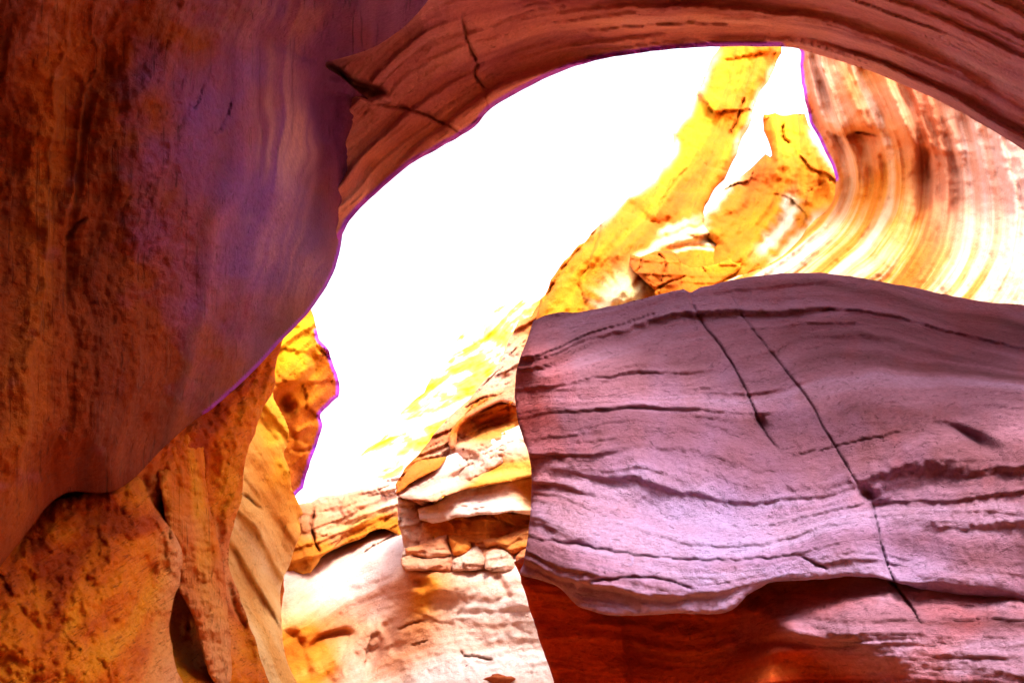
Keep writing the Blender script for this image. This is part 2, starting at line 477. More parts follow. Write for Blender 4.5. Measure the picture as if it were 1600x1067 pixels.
# ------------------------------------------------------------------ the great overhang: left wall and arch
T = thing('rock_overhang', 'huge dark orange and purple overhang at the left, curving into a striped arch above', 'rock', (-3, 3, 0))
edgeA = [(0, 885), (40, 835), (75, 790), (108, 768), (150, 770), (182, 765), (212, 745), (250, 705), (300, 660), (332, 638), (362, 612), (400, 576),
         (440, 532), (470, 502), (490, 478), (510, 448), (524, 418), (532, 388), (537, 358)]
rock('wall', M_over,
     [(-420, 1500), (-250, 1250), (-60, 960)] + edgeA +
     [(546, 330), (551, 300), (554, 262), (561, 212), (573, 185), (583, 166), (570, 150), (552, 138), (535, 122), (512, 108), (503, 100),
      (530, 92), (580, 76), (622, 50), (655, 18), (690, -30), (760, -140), (800, -330), (300, -420), (-420, -420)],
     [(-420, 1400, 2.2), (-300, -300, 1.2), (-250, 500, 2.1), (0, 300, 2.75), (0, 600, 2.75), (0, 860, 2.9), (0, 0, 2.1), (150, 100, 2.7), (180, 400, 3.05), (150, 700, 3.2), (300, 620, 3.8),
      (330, 400, 3.55), (330, 200, 3.4), (300, 0, 2.8), (400, 330, 4.1), (430, 480, 4.8), (450, 300, 4.75), (430, 100, 4.2), (495, 300, 5.6), (490, 180, 5.4), (540, 330, 6.6), (545, 230, 6.5),
      (520, 150, 5.9), (470, 60, 4.3), (600, 0, 4.2), (620, 40, 4.9), (600, -200, 2.8), (300, -400, 1.5), (500, 440, 5.7)],
     strata=[(0, [(60, 0), (10, 400), (-20, 800)]), (130, [(230, 30), (160, 300), (130, 700)]), (270, [(380, 60), (310, 350), (250, 660)]), (390, [(490, 130), (450, 350), (380, 580)]),
             (460, [(545, 200), (530, 340), (480, 470)])],
     feats=[crack([(500, 105), (485, 140), (487, 170)], 5, -6), step([(498, 110), (483, 145), (492, 190), (498, 230), (490, 290), (476, 340), (470, 400)], 60, 45, -1, 3),
            blob(520, 190, 22, 70, 5, 26), blob(520, 118, 16, 8, 25, 30), step([(440, 130), (415, 240), (390, 330), (365, 440)], 10, 40, -1, 9),
            blob(225, 655, 8, 12, 0, 14), blob(500, 60, 60, 24, -25, 18), step([(400, 60), (440, 80), (500, 100)], 20, 30, -1, 3),
            crack([(300, 175), (312, 150), (318, 130)], 2.5, 7), crack([(330, 215), (350, 190), (365, 150)], 3, 8), crack([(100, 380), (120, 350), (140, 340)], 3, 9),
            step([(330, 270), (370, 230), (430, 200)], 14, 40, 1, 6), step([(90, 470), (120, 400), (170, 330), (250, 270)], 10, 30, 1, 5),
            blob(300, 200, 60, 20, -50, -10), blob(220, 150, 80, 22, -50, -14), blob(120, 320, 70, 20, -60, -10)],
     amps=[(110, 26), (45, 14), (17, 4)], parent=T, rnd=150, rd=1.9, pign=.4, rdy=(260, 520), pstreak=13.0, pale=[(470, 190, .9), (455, 150, .5), (440, 240, .7), (520, 200, -.6), (518, 280, -.5), (505, 170, -.4), (480, 400, .4), (470, 300, .35), (420, 300, .2), (380, 200, -.2), (350, 400, -.1), (200, 300, -.3), (200, 600, -.3), (540, 60, -.4), (500, 250, .1), (440, 480, .2)], jag=.6, thick=1.2, rl=1.25, rim=[edgeA[9:] + [(546, 330)]], seed=11, rough=2.2, stretch=5, warp=22, bed=.6,  # pale ridge beside a darker flank: light and shade painted as colour
     pig=[(0, 300, -.15), (0, 700, -.2), (150, 200, -.1), (200, 500, -.1), (150, 0, 0), (280, 620, -.05), (300, 150, .45), (330, 320, .6), (380, 200, .75), (400, 450, .75), (470, 200, 1), (480, 350, 1), (450, 500, .6),  # purple towards the opening is bluish skylight painted into the stone
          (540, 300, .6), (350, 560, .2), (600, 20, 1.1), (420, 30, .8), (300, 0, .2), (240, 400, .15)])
edgeB = [(537, 362), (546, 345), (571, 318), (602, 290), (640, 258), (680, 235), (712, 218), (722, 211), (742, 198), (765, 172), (800, 150), (850, 124), (900, 104), (950, 91),
         (1000, 83), (1050, 77), (1100, 74), (1150, 73), (1205, 73), (1235, 74), (1262, 81), (1300, 92), (1350, 108), (1400, 128), (1450, 150), (1500, 175), (1540, 198), (1580, 222), (1625, 252), (1720, 320), (1900, 470)]
rock('arch', M_arch, edgeB + [(2100, 300), (2050, 0), (1700, -90), (1300, -110), (900, -110), (560, -150), (500, 20), (440, 120), (440, 300), (470, 420), (505, 415)],
     [(540, 360, 7.0), (600, 290, 7.1), (720, 215, 7.1), (900, 103, 6.9), (1150, 75, 6.6), (1250, 78, 6.4), (1400, 128, 6.0), (1600, 235, 5.3), (1800, 370, 4.6),
      (560, 180, 6.7), (640, 60, 6.1), (750, 120, 6.6), (700, 0, 5.6), (1000, 0, 5.7), (1000, 40, 6.2), (1300, 0, 5.1), (1450, 60, 5.1), (1600, 100, 4.6), (1600, 0, 4.1), (1000, -200, 3.9), (1600, -200, 3.0), (600, -200, 3.9), (2000, 0, 3.6), (1000, -400, 2.6), (2000, 350, 4.2)],
     strata=[(0, [(545, 345), (650, 235), (760, 150), (900, 95), (1100, 66), (1250, 72), (1420, 130), (1600, 235)]), (60, [(560, 240), (680, 150), (800, 90), (950, 55), (1100, 48), (1260, 55), (1430, 105), (1600, 200)]),
             (130, [(560, 160), (650, 70), (740, 25), (900, 0), (1100, 0), (1300, 25), (1450, 75), (1600, 150)]), (230, [(600, 20), (700, -60), (1000, -80), (1300, -30), (1450, 10), (1600, 80)])],
     feats=[crack([(582, 163), (625, 168), (660, 178), (700, 198), (722, 212)], 3.0, 20), crack([(722, 20), (730, 60), (745, 100), (742, 120), (756, 138), (762, 172)], 2.6, 20),
            step([(742, 120), (790, 82), (850, 55), (930, 42), (1030, 43), (1100, 62)], 26, 30, 1, 4), step([(700, 130), (745, 62), (800, 30)], 10, 25, 1, 4),
            step([(548, 128), (556, 146), (575, 158), (600, 150), (612, 158)], -50, 10, 1, 1.5), step([(498, 96), (520, 104), (545, 124), (570, 133), (594, 140), (606, 152)], 85, 14, 1, 1.5), step([(505, 96), (545, 92), (600, 62), (650, 22)], 30, 40, 1, 4), step([(560, 330), (600, 255), (650, 200)], 9, 20, 1, 3), step([(555, 290), (590, 210), (640, 150)], 10, 24, 1, 4),
            step([(1180, 20), (1300, 60), (1420, 118), (1540, 190)], 14, 40, 1, 6), step([(1200, -20), (1350, 20), (1500, 90), (1610, 160)], 16, 50, 1, 6)],
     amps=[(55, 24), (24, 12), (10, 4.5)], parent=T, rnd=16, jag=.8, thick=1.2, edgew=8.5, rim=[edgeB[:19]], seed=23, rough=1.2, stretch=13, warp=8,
     pig=[(560, 150, 1), (640, 60, .9), (600, 250, .2), (720, 150, .35), (800, 50, .6), (900, 20, .5), (1100, 20, .1), (1300, 50, .3), (1500, 100, .7), (1600, 100, .9), (1600, 0, .9), (1000, 70, .3), (1400, 0, .7)])
# unseen slab added overhead to keep sun and sky off the left wall
rx, ry = np.meshgrid(np.linspace(-1, 1, 60), np.linspace(-1, 1, 50))
def blocker_side(top):
    X = rx * 9; Y = -2.6 + ry * 3.4 - 1.1 * X
    e = np.clip(1 - np.maximum(np.abs(rx) ** 6, np.abs(ry) ** 6), 0, 1)
    Z = 0.45 * X + (6.9 + 1.3 * np.sqrt(e) if top else 6.9 - 1.1 * np.sqrt(e)) + 0.35 * fbm(X / 3, Y / 3, 60 + top, 3) * (e > 0) * e
    return np.stack([X, Y, Z], -1).reshape(-1, 3)
a, b = blocker_side(0), blocker_side(1); n_ = len(a)
ii = np.arange(n_).reshape(rx.shape)
q = np.stack([ii[:-1, :-1], ii[:-1, 1:], ii[1:, 1:], ii[1:, :-1]], -1).reshape(-1, 4)
mesh_object('roof_blocker', np.concatenate([a, b]), np.concatenate([q[:, ::-1], q + n_]), M_over, T, {'strat': ('FLOAT_VECTOR', np.concatenate([a, b]))})

# unseen cliff added behind and beside the viewer to hold back sky light
def blocker_wall(name, label, pts, h, thick, mat, seed):
    p = smooth_poly(pts, False, 0.35); m = 40
    t = np.linspace(0, 1, m)
    d = np.gradient(p, axis=0); nn = np.stack([-d[:, 1], d[:, 0]], -1) / np.linalg.norm(d, axis=1)[:, None]
    U, Tt = np.meshgrid(np.arange(len(p)), t)
    hh = h * (1 + 0.12 * fbm(U / 9., U * 0, seed, 2))
    off = 0.5 * fbm(U / 14., Tt * h / 1.6, seed + 1, 4) + 0.7 * np.sin(Tt * 2.6)
    sheets = []
    for o_ in (0, thick):
        P = p[U] + nn[U] * (off * (o_ == 0) - o_)[..., None]
        sheets.append(np.dstack([P, Tt * hh - 0.4]).reshape(-1, 3))
    k = len(sheets[0]); ii = np.arange(k).reshape(U.shape)
    q = np.stack([ii[:-1, :-1], ii[:-1, 1:], ii[1:, 1:], ii[1:, :-1]], -1).reshape(-1, 4)
    rimv = np.concatenate([ii[0, :], ii[1:, -1], ii[-1, -2::-1], ii[-2:0:-1, 0]]); r2 = np.roll(rimv, -1)
    sd2 = np.stack([r2, rimv, rimv + k, r2 + k], 1)
    V = np.concatenate(sheets)
    o = mesh_object(name, V, np.concatenate([q, q[:, ::-1] + k, sd2]), mat, None, {'strat': ('FLOAT_VECTOR', V * 0.6)})
    return tag(o, label, 'rock')
blocker_wall('blocker_cliff', 'unseen orange cliff added behind the viewer to block sky light', [(7.5, 3.2), (7.8, 0), (7.6, -3), (6, -5.4), (3, -6.2), (-1, -5.6), (-5, -4.5), (-8, 0)], 6.0, 1.5, M_arch, 301)

# ------------------------------------------------------------------ lower left: pitted orange wall
T = thing('pitted_rock', 'rough pitted dark orange rock at the lower left beneath the dark overhang', 'rock', (-3, 5, 0))
rock('face', M_pit,
     [(452, 470), (445, 520), (431, 569), (428, 606), (412, 637), (400, 669), (382, 725), (378, 775), (362, 831), (356, 881), (370, 919), (390, 975), (406, 1025), (420, 1067), (440, 1130), (470, 1250), (480, 1480),
      (-300, 1560), (-420, 1300), (-300, 900), (-100, 700), (100, 620), (300, 480)],
     [(-300, 1000, 3.1), (0, 900, 4.0), (0, 1067, 3.8), (100, 800, 4.5), (200, 780, 5.0), (200, 1000, 4.7), (260, 850, 5.2), (285, 880, 5.25), (300, 700, 5.7), (330, 850, 6.1), (300, 960, 5.9), (360, 1040, 6.2), (430, 560, 7.0), (378, 780, 6.7), (356, 890, 6.8), (410, 1050, 6.6), (300, 500, 5.9), (470, 1400, 5.6), (0, 1450, 3.4), (250, 1300, 4.4)],
     strata=[(0, [(0, 700), (-100, 1000)]), (160, [(150, 760), (130, 900), (60, 1100)]), (260, [(230, 750), (270, 850), (260, 950), (200, 1100)]), (350, [(310, 650), (310, 800), (340, 950), (350, 1080)]), (420, [(420, 560), (390, 700), (365, 860), (400, 1010)])],
     feats=[step([(215, 755), (240, 790), (272, 830), (285, 870), (272, 920), (258, 975), (262, 1040), (300, 1090)], 75, 55, -1, 2.5), blob(222, 755, 11, 16, -20, 22), blob(235, 890, 20, 30, -20, 20), blob(286, 985, 14, 34, -18, 24),
            blob(300, 1035, 30, 26, 20, 20), step([(292, 928), (325, 975), (345, 1020), (358, 1075)], 60, 40, 1, 2.5), blob(385, 1010, 14, 40, -20, 26), step([(352, 885), (366, 935), (392, 1000), (406, 1060)], 34, 26, 1, 2.5), blob(330, 770, 26, 80, -5, 22), blob(385, 650, 22, 60, 15, -14), step([(300, 690), (318, 740), (322, 800), (340, 860)], 26, 30, 1, 3),
            crack([(250, 775), (258, 800), (262, 830)], 4, 16), crack([(275, 830), (280, 860), (276, 890)], 5, 20), blob(135, 910, 10, 22, -25, 12), blob(45, 970, 12, 25, -40, 12), blob(100, 780, 60, 16, 0, 26),
            step([(300, 680), (300, 760), (325, 830), (330, 900)], -12, 20, 1, 6), blob(270, 850, 14, 50, -20, -14)],
     amps=[(70, 12), (27, 8), (12, 4)], parent=T, rnd=22, jag=2, thick=1.0, seed=35, rl=1.4, facet=[(60, 6)], ang=60, rough=4.8, stretch=3, warp=24,
     pig=[(0, 900, -.4), (200, 900, -.5), (225, 800, -.3), (250, 770, .7), (282, 850, .8), (275, 900, .6), (300, 900, .2), (330, 930, .8), (345, 1000, .8), (300, 1000, -.5), (250, 960, -.2), (300, 700, -.3), (400, 600, -.4), (375, 740, .1), (358, 850, .6), (330, 780, -.3), (392, 950, .5), (375, 990, -.2), (100, 1050, -.2)])

rock('bulge', M_pit,
     [(120, 772), (160, 766), (196, 748), (216, 745), (228, 764), (240, 790), (256, 812), (272, 832), (283, 858), (285, 880), (279, 915), (270, 945), (264, 975), (268, 1010), (276, 1045), (296, 1100), (330, 1250), (330, 1500), (-280, 1550), (-400, 1300), (-260, 1000), (-60, 860), (40, 800)],
     [(-300, 1000, 2.85), (0, 900, 3.7), (0, 1067, 3.5), (100, 800, 4.3), (200, 770, 4.75), (200, 1000, 4.3), (250, 850, 4.95), (282, 870, 5.3), (256, 980, 5.0), (120, 950, 3.95), (60, 1000, 3.65), (300, 1150, 4.8), (0, 1450, 3.1), (250, 1350, 4.2)],
     strata=[(0, [(0, 700), (-100, 1000)]), (160, [(150, 760), (130, 900), (60, 1100)]), (260, [(230, 750), (270, 850), (260, 950), (200, 1100)])],
     feats=[blob(224, 762, 10, 15, -20, 22), blob(236, 892, 16, 24, -20, 24), crack([(250, 790), (262, 820), (266, 850)], 4, 16), blob(135, 910, 10, 22, -25, 12), blob(45, 970, 14, 25, -40, 16), step([(236, 800), (258, 840), (262, 900), (246, 960)], -18, 26, -1, 4), step([(20, 900), (80, 860), (160, 850)], 14, 30, 1, 5), step([(30, 1010), (100, 960), (180, 940)], 12, 30, 1, 5), blob(180, 880, 40, 60, -20, -20), blob(70, 930, 40, 40, 0, 18)],
     amps=[(60, 14), (25, 8), (11, 4)], parent=T, rnd=26, jag=2.2, thick=.5, seed=36, rl=1.3, facet=[(50, 7)], ang=60, rough=4.6, stretch=3, warp=24, bed=.7,
     pig=[(0, 900, -.4), (200, 900, -.5), (225, 790, -.1), (250, 790, .5), (278, 860, .9), (272, 920, .7), (240, 930, 0), (100, 1050, -.2), (257, 1000, .5)])
rock('rib', M_pit,
     [(300, 590), (335, 610), (322, 680), (320, 730), (326, 780), (338, 830), (350, 890), (356, 950), (360, 1010), (360, 1075), (350, 1090), (326, 1050), (312, 1000), (298, 955), (282, 926), (268, 900), (265, 850), (252, 770), (240, 690), (262, 610)],
     [(290, 620, 5.75), (300, 720, 5.7), (320, 780, 5.85), (300, 850, 5.5), (345, 900, 5.95), (310, 930, 5.55), (345, 1000, 5.9), (356, 1070, 5.9), (280, 900, 5.5)],
     strata=[(0, [(280, 720), (300, 900), (345, 1060)]), (50, [(315, 730), (345, 900), (360, 1060)])], feats=[step([(300, 740), (310, 820), (330, 900), (350, 1000)], 10, 20, -1, 4)],
     amps=[(34, 7), (14, 4)], parent=T, rnd=18, jag=1.6, thick=.4, seed=38, rl=1.4, rough=5.0, facet=[(40, 7)], stretch=4, pig=[(290, 690, -.4), (300, 740, -.2), (315, 800, .0), (300, 850, .35), (330, 920, .6), (350, 1020, .8)])

# ------------------------------------------------------------------ pale wall behind it and the crag above
T = thing('pale_cliff', 'smooth pale yellow cliff face rising just right of the pitted dark orange rock', 'rock', (-3, 9, 0))
rock('face', M_pale,
     [(424, 600), (428, 622), (440, 645), (451, 670), (450, 695), (443, 706), (452, 733), (456, 762), (466, 785), (473, 803), (466, 808), (469, 832), (459, 861), (449, 890), (441, 907), (438, 936), (441, 988), (447, 1028), (464, 1067), (490, 1130), (520, 1300),
      (200, 1300), (180, 1000), (250, 700), (400, 590)],
     [(250, 800, 7.5), (380, 800, 8.6), (400, 1000, 8.6), (455, 1040, 9.4), (460, 800, 10.1), (430, 640, 9.8), (440, 950, 10.2), (420, 740, 9.2), (300, 1200, 7.5), (500, 1250, 9.3)],
     strata=[(0, [(400, 640), (430, 680), (456, 730)]), (60, [(375, 700), (420, 770), (470, 850)]), (130, [(360, 800), (410, 880), (450, 950)]), (210, [(350, 900), (400, 980), (450, 1060)])],
     feats=[crack([(378, 770), (395, 785), (410, 795)], 2, 14), step([(436, 645), (450, 690)], 10, 14, 1, 3), step([(440, 706), (462, 770), (472, 800)], -10, 10, 1, 3), step([(452, 760), (462, 800), (468, 830)], 14, 16, -1, 3),
            step([(405, 680), (430, 720), (452, 770), (462, 800)], 8, 18, 1, 4), step([(396, 740), (425, 790), (455, 840)], 7, 20, 1, 4), blob(448, 695, 5, 7, 0, 12), blob(405, 860, 22, 60, 0, -24), blob(425, 1000, 14, 70, -5, -14), step([(384, 700), (415, 745), (440, 800), (456, 850)], 12, 22, 1, 3), step([(372, 800), (400, 850), (425, 900), (438, 940)], 9, 26, 1, 4), step([(410, 640), (432, 690), (446, 735)], 12, 18, 1, 3)],
     amps=[(42, 12), (17, 5)], parent=T, rnd=16, jag=1.4, thick=1.2, seed=41, rl=1.6, facet=None, rough=1.6, stretch=6,
     pig=[(420, 640, 1.), (400, 740, .8), (440, 720, .9), (465, 800, .9), (380, 850, 0), (430, 850, .1), (420, 950, -.3), (410, 1050, -.2)])
T = thing('yellow_crag', 'yellow and brown angular crag jutting into the white sky just under the overhang edge', 'rock', (-3.5, 12, 0))
rock('face', M_gold,
     [(470, 440), (486, 485), (492, 505), (499, 531), (514, 548), (523, 574), (531, 600), (529, 620), (514, 635), (499, 648), (505, 664), (495, 693), (488, 713), (479, 739), (473, 762), (465, 768), (452, 790), (440, 960), (430, 1150),
      (330, 1150), (350, 800), (400, 560), (420, 470)],
     [(420, 560, 11.2), (480, 500, 11.9), (470, 590, 11.3), (490, 560, 11.6), (525, 600, 12.8), (480, 640, 11.8), (505, 590, 11.9), (480, 730, 12.3), (440, 700, 11.5), (400, 1100, 11.0)],
     strata=[(0, [(430, 560), (500, 500)]), (70, [(440, 620), (520, 560)]), (140, [(440, 690), (510, 640)]), (200, [(440, 760), (500, 700)])],
     feats=[step([(499, 535), (484, 556), (490, 575), (462, 603), (440, 620), (430, 640)], 34, 22, -1, 3), step([(440, 648), (470, 605), (490, 585)], -16, 24, -1, 4), blob(445, 635, 12, 16, -40, 34), crack([(500, 545), (522, 568)], 4, 18),
            step([(455, 670), (480, 665), (505, 655)], -14, 20, 1, 3), crack([(455, 700), (480, 705), (500, 690)], 3, 10), blob(470, 745, 12, 18, 0, 12)],
     amps=[(30, 7), (12, 3)], parent=T, rnd=9, jag=2.2, thick=1.5, rl=1.8, facet=[(46, 16)], rim=[[(499, 531), (523, 574), (531, 600), (529, 620), (514, 635), (499, 648), (505, 664), (495, 693), (479, 739), (465, 768)]], seed=47, rough=1.5, stretch=4, smooth=False,
     pig=[(480, 520, -.2), (460, 580, -.3), (515, 590, 1.2), (520, 620, 1.2), (480, 640, .2), (445, 640, .9), (490, 700, 1), (470, 740, 1.1), (500, 560, .7), (440, 590, .5)])

# ------------------------------------------------------------------ the back of the canyon
T = thing('back_slope', 'bright pinkish white rock slope closing the canyon at the bottom centre', 'rock', (-1, 13, 0))
rock('slab', M_back,
     [(430, 905), (445, 890), (470, 893), (484, 888), (500, 868), (520, 855), (560, 836), (600, 820), (640, 800), (900, 780), (980, 900), (960, 1300), (420, 1300), (425, 1000)],
     [(445, 900, 14), (500, 900, 14.5), (620, 830, 15.5), (590, 870, 13.9), (600, 930, 12.6), (480, 980, 13.0), (530, 1000, 12.8), (640, 890, 11.7), (700, 895, 11.45), (700, 950, 11.45), (640, 1000, 11.5), (700, 1050, 10.9), (850, 1000, 11.0), (850, 890, 11.45), (560, 1060, 11.7), (600, 1180, 9.9), (850, 1180, 9.9), (450, 1180, 10.6)],
     strata=[(0, [(440, 930), (620, 830), (800, 780)]), (90, [(450, 1000), (640, 900), (860, 880)]), (160, [(520, 1040), (640, 970), (860, 950)]), (260, [(540, 1110), (700, 1060), (880, 1040)])],
     feats=[crack([(565, 865), (600, 845), (622, 832)], 1.8, 14), step([(476, 1018), (500, 994), (540, 983), (562, 992)], 34, 22, 1, 2), step([(446, 985), (470, 1000), (488, 1067)], 30, 14, 1, 4), blob(455, 1030, 12, 46, -12, 14),
            step([(550, 985), (560, 975), (580, 972), (590, 980)], 10, 8, 1, 3), step([(500, 1040), (540, 1010), (575, 975), (592, 978), (600, 1010)], -26, 40, 1, 5), step([(586, 975), (596, 1000), (588, 1030), (575, 1050)], 26, 16, 1, 2.5), step([(590, 975), (612, 1005), (618, 1030)], 22, 20, -1, 3),
            step([(600, 980), (625, 1030), (645, 1080)], -16, 26, -1, 6), crack([(718, 1015), (726, 1024), (750, 1026), (770, 1032)], 2, 12), crack([(620, 983), (640, 975), (665, 970)], 2, 10),
            blob(655, 910, 14, 9, 10, 24), step([(640, 925), (690, 935), (760, 938), (800, 935)], 10, 18, 1, 4), step([(778, 893), (790, 915), (800, 935)], 14, 14, 1, 2), step([(690, 945), (760, 955), (830, 950)], 7, 12, 1, 3), step([(660, 880), (730, 890), (778, 893)], 8, 10, -1, 3), crack([(640, 1010), (670, 1000)], 2, 8)],
     amps=[(60, 7), (24, 4.5), (10, 2.2)], parent=T, rnd=8, jag=1.5, thick=1.5, bed=.3, seed=53, rl=1.35, facet=[(80, 3)], rough=1.6, stretch=6, res=2.5,
     pig=[(445, 920, .5), (520, 900, -.2), (600, 900, -.3), (640, 870, .2), (500, 1010, 1.2), (520, 1040, 1.1), (455, 1030, 1.1), (600, 1010, .6), (620, 1050, .4), (655, 910, .9), (720, 1000, -.3), (840, 1000, -.2), (740, 900, 0), (560, 1050, .1), (680, 1060, -.3)])
rock('upper_bed', M_back,
     [(440, 800), (455, 790), (487, 783), (500, 775), (540, 770), (580, 760), (625, 742), (680, 735), (690, 800), (660, 850), (600, 826), (560, 842), (520, 860), (502, 870), (485, 894), (460, 894), (435, 890), (425, 850)],
     [(450, 800, 14.6), (490, 790, 15.4), (560, 800, 15.1), (630, 770, 15.6), (500, 860, 14.6), (600, 820, 15.0), (460, 880, 14.4)],
     strata=[(0, [(490, 785), (620, 745)]), (40, [(495, 830), (625, 790)]), (75, [(505, 865), (620, 820)])],
     feats=[crack([(492, 795), (488, 830), (500, 866)], 2.6, 18), step([(500, 858), (540, 838), (620, 800)], 10, 14, 1, 2.5), step([(495, 835), (550, 815), (622, 790)], 8, 8, 1, 2.5), step([(500, 815), (560, 795), (620, 775)], 6, 8, 1, 2.5), step([(450, 872), (480, 862), (500, 870)], -10, 12, 1, 3)],
     amps=[(18, 5), (8, 2.5)], parent=T, rnd=6, jag=2.0, thick=1.0, seed=59, rl=2.2, facet=[(40, 7)], rough=1.4, stretch=6, res=2.0,
     pig=[(460, 880, 1.2), (470, 820, .8), (500, 840, .8), (560, 830, .9), (600, 780, .4), (520, 780, .5), (620, 760, .2), (600, 800, .9)])
T = thing('layered_buttress', 'orange and white buttress of stacked ledges standing left of the mauve boulder', 'rock', (1, 13, 0))
rock('shaft', M_butt,
     [(846, 470), (830, 493), (809, 502), (793, 537), (780, 566), (757, 595), (728, 629), (699, 652), (676, 681), (653, 710), (633, 733), (618, 757), (619, 775), (660, 790), (720, 760), (790, 720), (880, 700), (900, 480)],
     [(640, 740, 12.6), (620, 765, 12.4), (700, 660, 13.6), (700, 740, 12.3), (780, 570, 14.8), (840, 500, 15.6), (830, 600, 13.8), (830, 700, 12.6), (760, 720, 12.3)],
     strata=[(0, [(780, 560), (840, 520)]), (80, [(700, 660), (840, 590)]), (140, [(650, 720), (760, 670), (850, 650)]), (190, [(630, 765), (760, 730), (850, 700)])],
     feats=[step([(707, 698), (712, 680), (735, 665), (780, 650), (806, 640)], 34, 28, 1, 3), step([(705, 700), (740, 690), (805, 665)], -40, 22, 1, 3), step([(620, 770), (650, 735), (700, 712), (697, 730), (650, 760)], 10, 16, 1, 3),
            crack([(690, 660), (740, 615), (790, 570)], 2, 8), crack([(720, 640), (760, 620), (800, 615)], 2, 8)],
     amps=[(36, 11), (15, 6), (7, 2)], ang=-30, parent=T, rnd=14, jag=2.4, thick=1.2, seed=61, rl=1.8, facet=[(48, 16), (20, 5)], rough=2.6, stretch=4, res=2.2, smooth=False,
     pig=[(820, 510, .0), (800, 560, .45), (740, 620, .35), (690, 690, .4), (760, 665, -.6), (795, 650, -.6), (640, 750, .0), (700, 750, 1.0), (780, 700, 1.0), (830, 560, .4), (720, 650, .2), (780, 600, .5)])
rock('ledge', M_back,
     [(617, 766), (635, 752), (665, 740), (700, 712), (730, 700), (770, 684), (810, 664), (880, 650), (900, 740), (840, 742), (800, 752), (740, 762), (690, 776), (682, 784), (655, 782), (622, 776)],
     [(620, 770, 12.0), (690, 760, 11.6), (700, 715, 12.4), (800, 670, 12.8), (800, 740, 11.7), (880, 700, 12.0)],
     strata=[(0, [(640, 755), (720, 705), (820, 665)]), (60, [(630, 775), (700, 760), (830, 730)])],
     feats=[step([(690, 752), (740, 728), (775, 715), (800, 708)], 22, 26, 1, 3), blob(735, 738, 30, 9, -14, 8), blob(815, 740, 24, 24, 0, 22)],
     amps=[(26, 5), (11, 2.5)], parent=T, rnd=7, jag=1.4, thick=1.0, seed=67, rl=1.8, facet=[(40, 7)], rough=1.4, stretch=5, res=2.2, smooth=False,
     pig=[(640, 770, .1), (700, 730, -.3), (750, 735, .6), (790, 725, 1.0), (830, 740, 1.3), (760, 700, -.2)])
rock('block', M_back,
     [(652, 795), (682, 786), (700, 770), (740, 757), (800, 748), (860, 738), (900, 740), (900, 812), (840, 806), (800, 800), (740, 806), (712, 808), (690, 815), (676, 818), (656, 812)],
     [(655, 805, 11.9), (700, 780, 11.8), (760, 760, 11.9), (760, 800, 11.5), (830, 760, 12.0), (880, 800, 11.8)],
     strata=[(0, [(670, 790), (840, 750)]), (60, [(660, 812), (840, 805)])], feats=[blob(835, 780, 20, 26, 0, 14)],
     amps=[(24, 4), (10, 2)], parent=T, rnd=6, jag=1.2, thick=0.9, seed=71, rl=1.6, facet=None, rough=1.2, stretch=6, res=2.2, smooth=False,
     pig=[(680, 800, 0), (740, 780, -.3), (800, 790, .1), (815, 770, .9), (840, 790, 1.2)])
rock('base', M_butt,
     [(621, 776), (660, 782), (690, 780), (860, 770), (940, 800), (930, 960), (860, 900), (800, 890), (740, 889), (704, 893), (660, 892), (630, 890), (626, 878), (632, 856), (628, 838), (622, 815)],
     [(625, 790, 12.1), (640, 840, 12.0), (630, 885, 11.8), (700, 820, 12.15), (760, 860, 11.9), (840, 820, 12.2), (840, 890, 11.7), (700, 890, 11.6), (900, 900, 11.5)],
     strata=[(0, [(640, 790), (840, 790)]), (60, [(640, 850), (840, 840)]), (100, [(640, 890), (840, 890)])], feats=[crack([(815, 850), (800, 880)], 2, 12)],
     amps=[(30, 8), (13, 5)], parent=T, rnd=9, jag=1.8, thick=1.0, seed=73, rl=1.6, facet=[(34, 14)], rough=2.4, stretch=4, res=2.2, smooth=False,
     pig=[(626, 800, .9), (640, 830, .6), (680, 830, -.2), (780, 815, -.3), (830, 850, -.2), (740, 880, .4)])
for k, (pts, dep, pg) in enumerate((
    ([(632, 856), (655, 852), (685, 838), (699, 834), (702, 850), (706, 866), (690, 872), (668, 872), (650, 868), (634, 870)], (11.75, 11.55), .1),
    ([(626, 872), (640, 866), (662, 872), (690, 868), (704, 870), (708, 882), (706, 893), (680, 893), (650, 891), (630, 890)], (11.6, 11.4), .5),
    ([(700, 838), (718, 836), (734, 842), (738, 856), (728, 866), (708, 868), (703, 852)], (11.75, 11.6), -.3),
    ([(728, 862), (745, 852), (756, 862), (760, 886), (735, 892), (708, 892), (708, 874)], (11.65, 11.45), .8),
    ([(752, 842), (778, 840), (800, 832), (830, 822), (836, 850), (818, 862), (800, 866), (778, 852), (760, 856)], (11.85, 11.7), .0),
    ([(760, 862), (784, 858), (800, 870), (806, 888), (770, 892), (758, 888)], (11.6, 11.4), .7),
    ([(806, 868), (826, 852), (846, 850), (850, 892), (812, 890)], (11.65, 11.5), .3))):
    x_ = sum(p[0] for p in pts) / len(pts); y0_ = min(p[1] for p in pts); y1_ = max(p[1] for p in pts)
    rock('block', M_butt, pts, [(x_ - 30, y0_, dep[0]), (x_ + 30, y0_, dep[0] + .1), (x_, y1_, dep[1]), (x_ + 40, y1_, dep[1] + .05)], ang=-8,
         amps=[(16, 4), (7, 2)], parent=T, rnd=12, rd=1.4, jag=1.4, thick=.5, seed=170 + 3 * k, rl=1.3, facet=[(22, 6)], rough=1.6, stretch=5, res=2.0,
         pig=[(x_ - 20, y0_, pg), (x_ + 20, y1_, pg), (x_, y1_, pg)])
